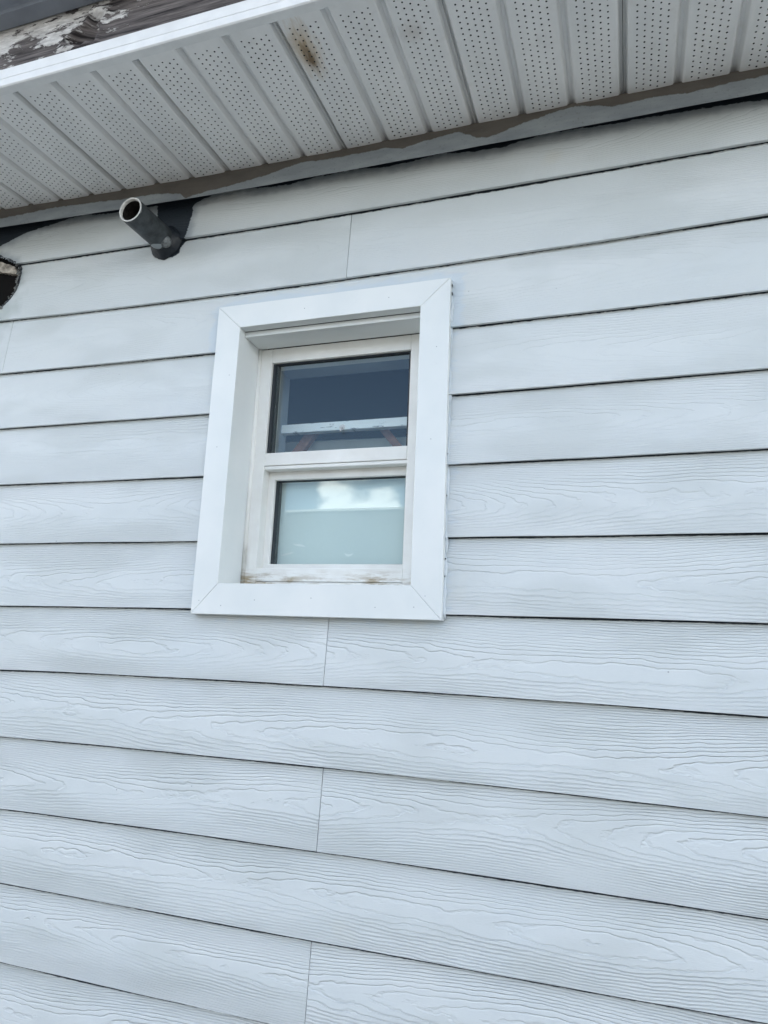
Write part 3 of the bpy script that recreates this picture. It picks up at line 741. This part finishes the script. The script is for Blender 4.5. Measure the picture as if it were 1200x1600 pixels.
BF = [(-3, .7), (-1.2, 1.2), (-.95, 1.1), (-.9, .55), (-.78, .45), (-.72, 1.2), (-.55, 1.2), (-.50, -.3), (-.43, -.3), (-.40, .35), (-.2, .5), (-.05, .6), (.08, 1.1), (.2, .9), (.3, .5), (.5, .55), (.62, .9), (.72, 1.1), (3, .6)]
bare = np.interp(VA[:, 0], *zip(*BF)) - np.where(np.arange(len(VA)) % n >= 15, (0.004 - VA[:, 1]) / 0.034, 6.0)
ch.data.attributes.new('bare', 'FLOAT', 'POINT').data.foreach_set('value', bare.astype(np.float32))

# white lip that carries the outer ends of the panels
lipp = [(-0.384, 0.1402), (-0.384, 0.1366), (-0.4015, 0.1362), (-0.4040, 0.1385), (-0.4045, 0.1540), (-0.4030, 0.1546), (-0.4030, 0.1554), (-0.4042, 0.1560), (-0.4036, 0.1790), (-0.4022, 0.1812), (-0.3965, 0.1815), (-0.3965, 0.1402)]
lip = extrude_x('outer_lip', lipp, np.linspace(XL, XR, 60), m_fwhite, soffit, True, dz=lambda x: 0.0010 * math.sin(3 * x) + 0.002 * np.clip(x + .5, 0, 3))
lip.location = (0, 0, -ZS)

# ------------------------------------------------------------------ weathered fascia board with a knot hole
nx, nzr = 760, 46
fx = np.linspace(-1.7, 1.7, nx); fz = np.linspace(0.165, 0.315, nzr)
XX, ZZ = np.meshgrid(fx, fz, indexing='ij')
Y = -0.3955 + 0.0016 * smooth_noise(XX.ravel() * 1.0 + 0 * ZZ.ravel(), 6, 3).reshape(XX.shape) + 0.0013 * smooth_noise(ZZ.ravel() * 22 + XX.ravel() * 0.9, 4, 9).reshape(XX.shape)
dk = np.hypot((XX + 0.585 - 0.45 * (ZZ - 0.225)) / 0.034, (ZZ - 0.222) / 0.036); ang = np.arctan2(ZZ - 0.222, XX + 0.585)
dk = dk * (1 + 0.22 * np.sin(3 * ang + 1) + 0.12 * np.sin(7 * ang))
Y = Y + 0.024 * np.clip(1 - dk, 0, 1) ** 0.8 - 0.006 * np.exp(-((dk - 1.12) / 0.22) ** 2)
V = np.stack([XX.ravel(), Y.ravel(), ZZ.ravel()], 1); F = []
for i in range(nx - 1):
    for j in range(nzr - 1): F.append((i * nzr + j, i * nzr + j + 1, i * nzr + nzr + j + 1, i * nzr + nzr + j))
fas = thing('fascia_board', 'weathered wooden fascia board with peeling white paint and a knot hole', 'fascia board')
mesh('board_face', V, F, m_wood, fas, True)
bbox('board_core', -1.7, 1.7, -0.3555, -0.346, 0.166, 0.314, m_wood, fas)
bbox('board_face', 1.7, XR, -0.3965, -0.3585, 0.165, 0.315, m_wood, fas); bbox('board_face', XL, -1.7, -0.3965, -0.3585, 0.165, 0.315, m_wood, fas)

# ------------------------------------------------------------------ gutter and roof
gut = thing('gutter', 'blue-grey metal gutter edge above the weathered fascia at top left', 'gutter')
gp = [(-0.3985, 0.2870), (-0.4330, 0.2850), (-0.4340, 0.2925), (-0.4380, 0.2940), (-0.4890, 0.2960), (-0.5060, 0.3020), (-0.5060, 0.3180), (-0.5230, 0.3420), (-0.5230, 0.3720), (-0.5190, 0.3735), (-0.5150, 0.3690), (-0.5190, 0.3660), (-0.5190, 0.3430), (-0.5025, 0.3190), (-0.5025, 0.3050), (-0.4880, 0.2995), (-0.4020, 0.2960), (-0.4020, 0.3800), (-0.3985, 0.3800)]
extrude_x('trough', gp, np.linspace(XL - .1, XR + .1, 40), m_gutter, gut)
roof = thing('roof', 'dark roof slope above the eave of the clapboard house', 'roof')
sl = math.tan(R(20))
def slab(name, x0, x1, ya, za, yb, zb, t, mat, parent):
    V = [(x, y, z + d) for x in (x0, x1) for (y, z) in ((ya, za), (yb, zb)) for d in (0, t)]
    o = mesh(name, V, [(0, 1, 3, 2), (4, 6, 7, 5), (0, 4, 5, 1), (2, 3, 7, 6), (0, 2, 6, 4), (1, 5, 7, 3)], mat, parent); recalc(o); return o
slab('roof_slope', XL - .2, XR + .2, -0.47, 0.385, 3.0, 0.385 + 3.47 * sl, .03, m_roof, roof)
slab('roof_slope', XL - .2, XR + .2, 3.0, 0.385 + 3.47 * sl, 6.5, 0.385, .03, m_roof, roof)
hb = thing('house_body', 'plain rear and side walls of the clapboard house', 'house')
bbox('side_wall', XL - .02, XL, 0.0, 6.0, GROUND, 0.40, m_nwall, hb); bbox('side_wall', XR, XR + .02, 0.0, 6.0, GROUND, 0.40, m_nwall, hb)
bbox('rear_wall', XL, XR, 6.0, 6.02, GROUND, 0.40, m_nwall, hb)
for xx in (XL - .01, XR - .01):
    o = mesh('gable', [(xx, 0, .40), (xx, 6.0, .40), (xx, 3.0, .385 + 3.47 * sl), (xx + .02, 0, .40), (xx + .02, 6.0, .40), (xx + .02, 3.0, .385 + 3.47 * sl)], [(0, 1, 2), (5, 4, 3), (0, 3, 4, 1), (1, 4, 5, 2), (2, 5, 3, 0)], m_nwall, hb)

# ------------------------------------------------------------------ pipe stub
PX, PZ, PR, PY = -0.6600, 0.0050, 0.0315, -0.1340
pipe = thing('vent_pipe', 'charcoal painted pipe stub with raw white rim jutting from the wall', 'pipe', loc=(PX, 0, PZ))
seg = 40; V = []; F = []
rngp = [(PR, 0.012), (PR, -0.02), (PR, -0.08), (PR, PY + .004), (PR - .0004, PY + .0012)]
for r_, y in rngp: V += [((r_) * math.cos(2 * math.pi * k / seg), y, (r_) * math.sin(2 * math.pi * k / seg)) for k in range(seg)]
for i in range(len(rngp) - 1): F += [(i * seg + k, i * seg + (k + 1) % seg, i * seg + seg + (k + 1) % seg, i * seg + seg + k) for k in range(seg)]
o = mesh('pipe_body', V, F, m_pipe, pipe, True)
V = []; F = []
rj = [random.uniform(-1, 1) for _ in range(seg)]
rw = [(PR - .0003, .0016, 1), (PR - .0008, .0002, 1), (PR - .0026, 0.0, .3), (PR - .0040, .0006, .3), (PR - .0044, .008, 0)]
for r_, dy, jt in rw: V += [((r_ + .0004 * jt * rj[k]) * math.cos(2 * math.pi * k / seg), PY + dy + (0.0022 * max(0, rj[k]) if (jt == 1 and k > seg * .55) else 0), (r_) * math.sin(2 * math.pi * k / seg)) for k in range(seg)]
for i in range(len(rw) - 1): F += [(i * seg + k, i * seg + (k + 1) % seg, i * seg + seg + (k + 1) % seg, i * seg + seg + k) for k in range(seg)]
mesh('rim', V, F, m_pvc, pipe, True)
V = []; F = []
for r_, y in ((PR - .0043, PY + .0075), (PR - .0050, PY + .03), (PR - .0055, 0.0)): V += [(r_ * math.cos(2 * math.pi * k / seg), y, r_ * math.sin(2 * math.pi * k / seg)) for k in range(seg)]
for i in range(2): F += [(i * seg + k, i * seg + (k + 1) % seg, i * seg + seg + (k + 1) % seg, i * seg + seg + k) for k in range(seg)]
F.append(tuple(range(2 * seg, 3 * seg)))
mesh('bore', V, F, m_bore, pipe, True)
# sealant collar smeared round the base
V = []; F = []; ns = 48
for ri, (rr, y) in enumerate(((PR - .002, -.016), (PR + .003, -.011), (PR + .0095, -.0035), (PR + .014, .0040), (PR + .0145, .0075))):
    for k in range(ns):
        a = 2 * math.pi * k / ns; q = 1 + (0.16 * math.sin(3 * a + 1) + 0.10 * math.sin(7 * a) + random.uniform(-.05, .05)) * (ri > 1)
        r2 = PR + (rr - PR) * q; V.append((r2 * math.cos(a), y + random.uniform(-.0006, .0006), r2 * math.sin(a)))
for i in range(4): F += [(i * ns + k, i * ns + (k + 1) % ns, i * ns + ns + (k + 1) % ns, i * ns + ns + k) for k in range(ns)]
mesh('sealant_collar', V, F, m_goo, pipe, True)
# rounded bolt head near the base, underneath right, and a smear of pale paint
def dome(name, c, axis, r, mat, parent, flat=0.6):
    ax = Vector(axis).normalized(); a = ax.orthogonal().normalized(); b = ax.cross(a); V = []; F = []
    for i in range(6):
        t = i / 5 * math.pi / 2
        V += [Vector(c) + (a * math.cos(2 * math.pi * k / 20) + b * math.sin(2 * math.pi * k / 20)) * r * math.cos(t) * (1 if i < 5 else .02) + ax * r * flat * math.sin(t) for k in range(20)]
    for i in range(5): F += [(i * 20 + k, i * 20 + (k + 1) % 20, i * 20 + 20 + (k + 1) % 20, i * 20 + 20 + k) for k in range(20)]
    o = mesh(name, V, F, mat, parent, True); recalc(o); return o
an = R(-42)
dome('bolt_head', ((PR - .002) * math.cos(an), -.022, (PR - .002) * math.sin(an)), (math.cos(an), -.55, math.sin(an)), .0145, m_cap, pipe)
V = []; F = []
for i in range(9):
    a = R(-62 - 7.5 * i); w = 0.013 * math.sin(math.pi * (i + .5) / 9)
    for y in (-.026 - w, -.026 + w * .8): V.append(((PR + .0008) * math.cos(a), y, (PR + .0008) * math.sin(a)))
for i in range(8): F.append((2 * i, 2 * i + 1, 2 * i + 3, 2 * i + 2))
o = mesh('paint_smear', V, F, m_smear, pipe, True); recalc(o)

# ------------------------------------------------------------------ neighbour across the yard (mirrored in the lower pane)
nb = thing('neighbouring_house', 'flat-topped grey house across the yard mirrored in the lower pane', 'house', loc=(0, 0, 0))
NY = -12.0; NT = 1.95
bbox('wall', -16, 14, NY - 7, NY, GROUND, NT - 0.05, m_nwall, nb)
bbox('roof', -16.3, 14.3, NY - 7.3, NY + 0.04, NT - 0.048, NT, m_nroof, nb)
for x in (-12.5, -1.0, 3.5, 9):
    w_ = bbox('window', x, x + 1.2, NY + .002, NY + .03, -1.6, -0.3, m_ndark, nb)
    bbox('sill', x - .08, x + 1.28, NY + .031, NY + .09, -1.68, -1.602, m_nroof, w_)
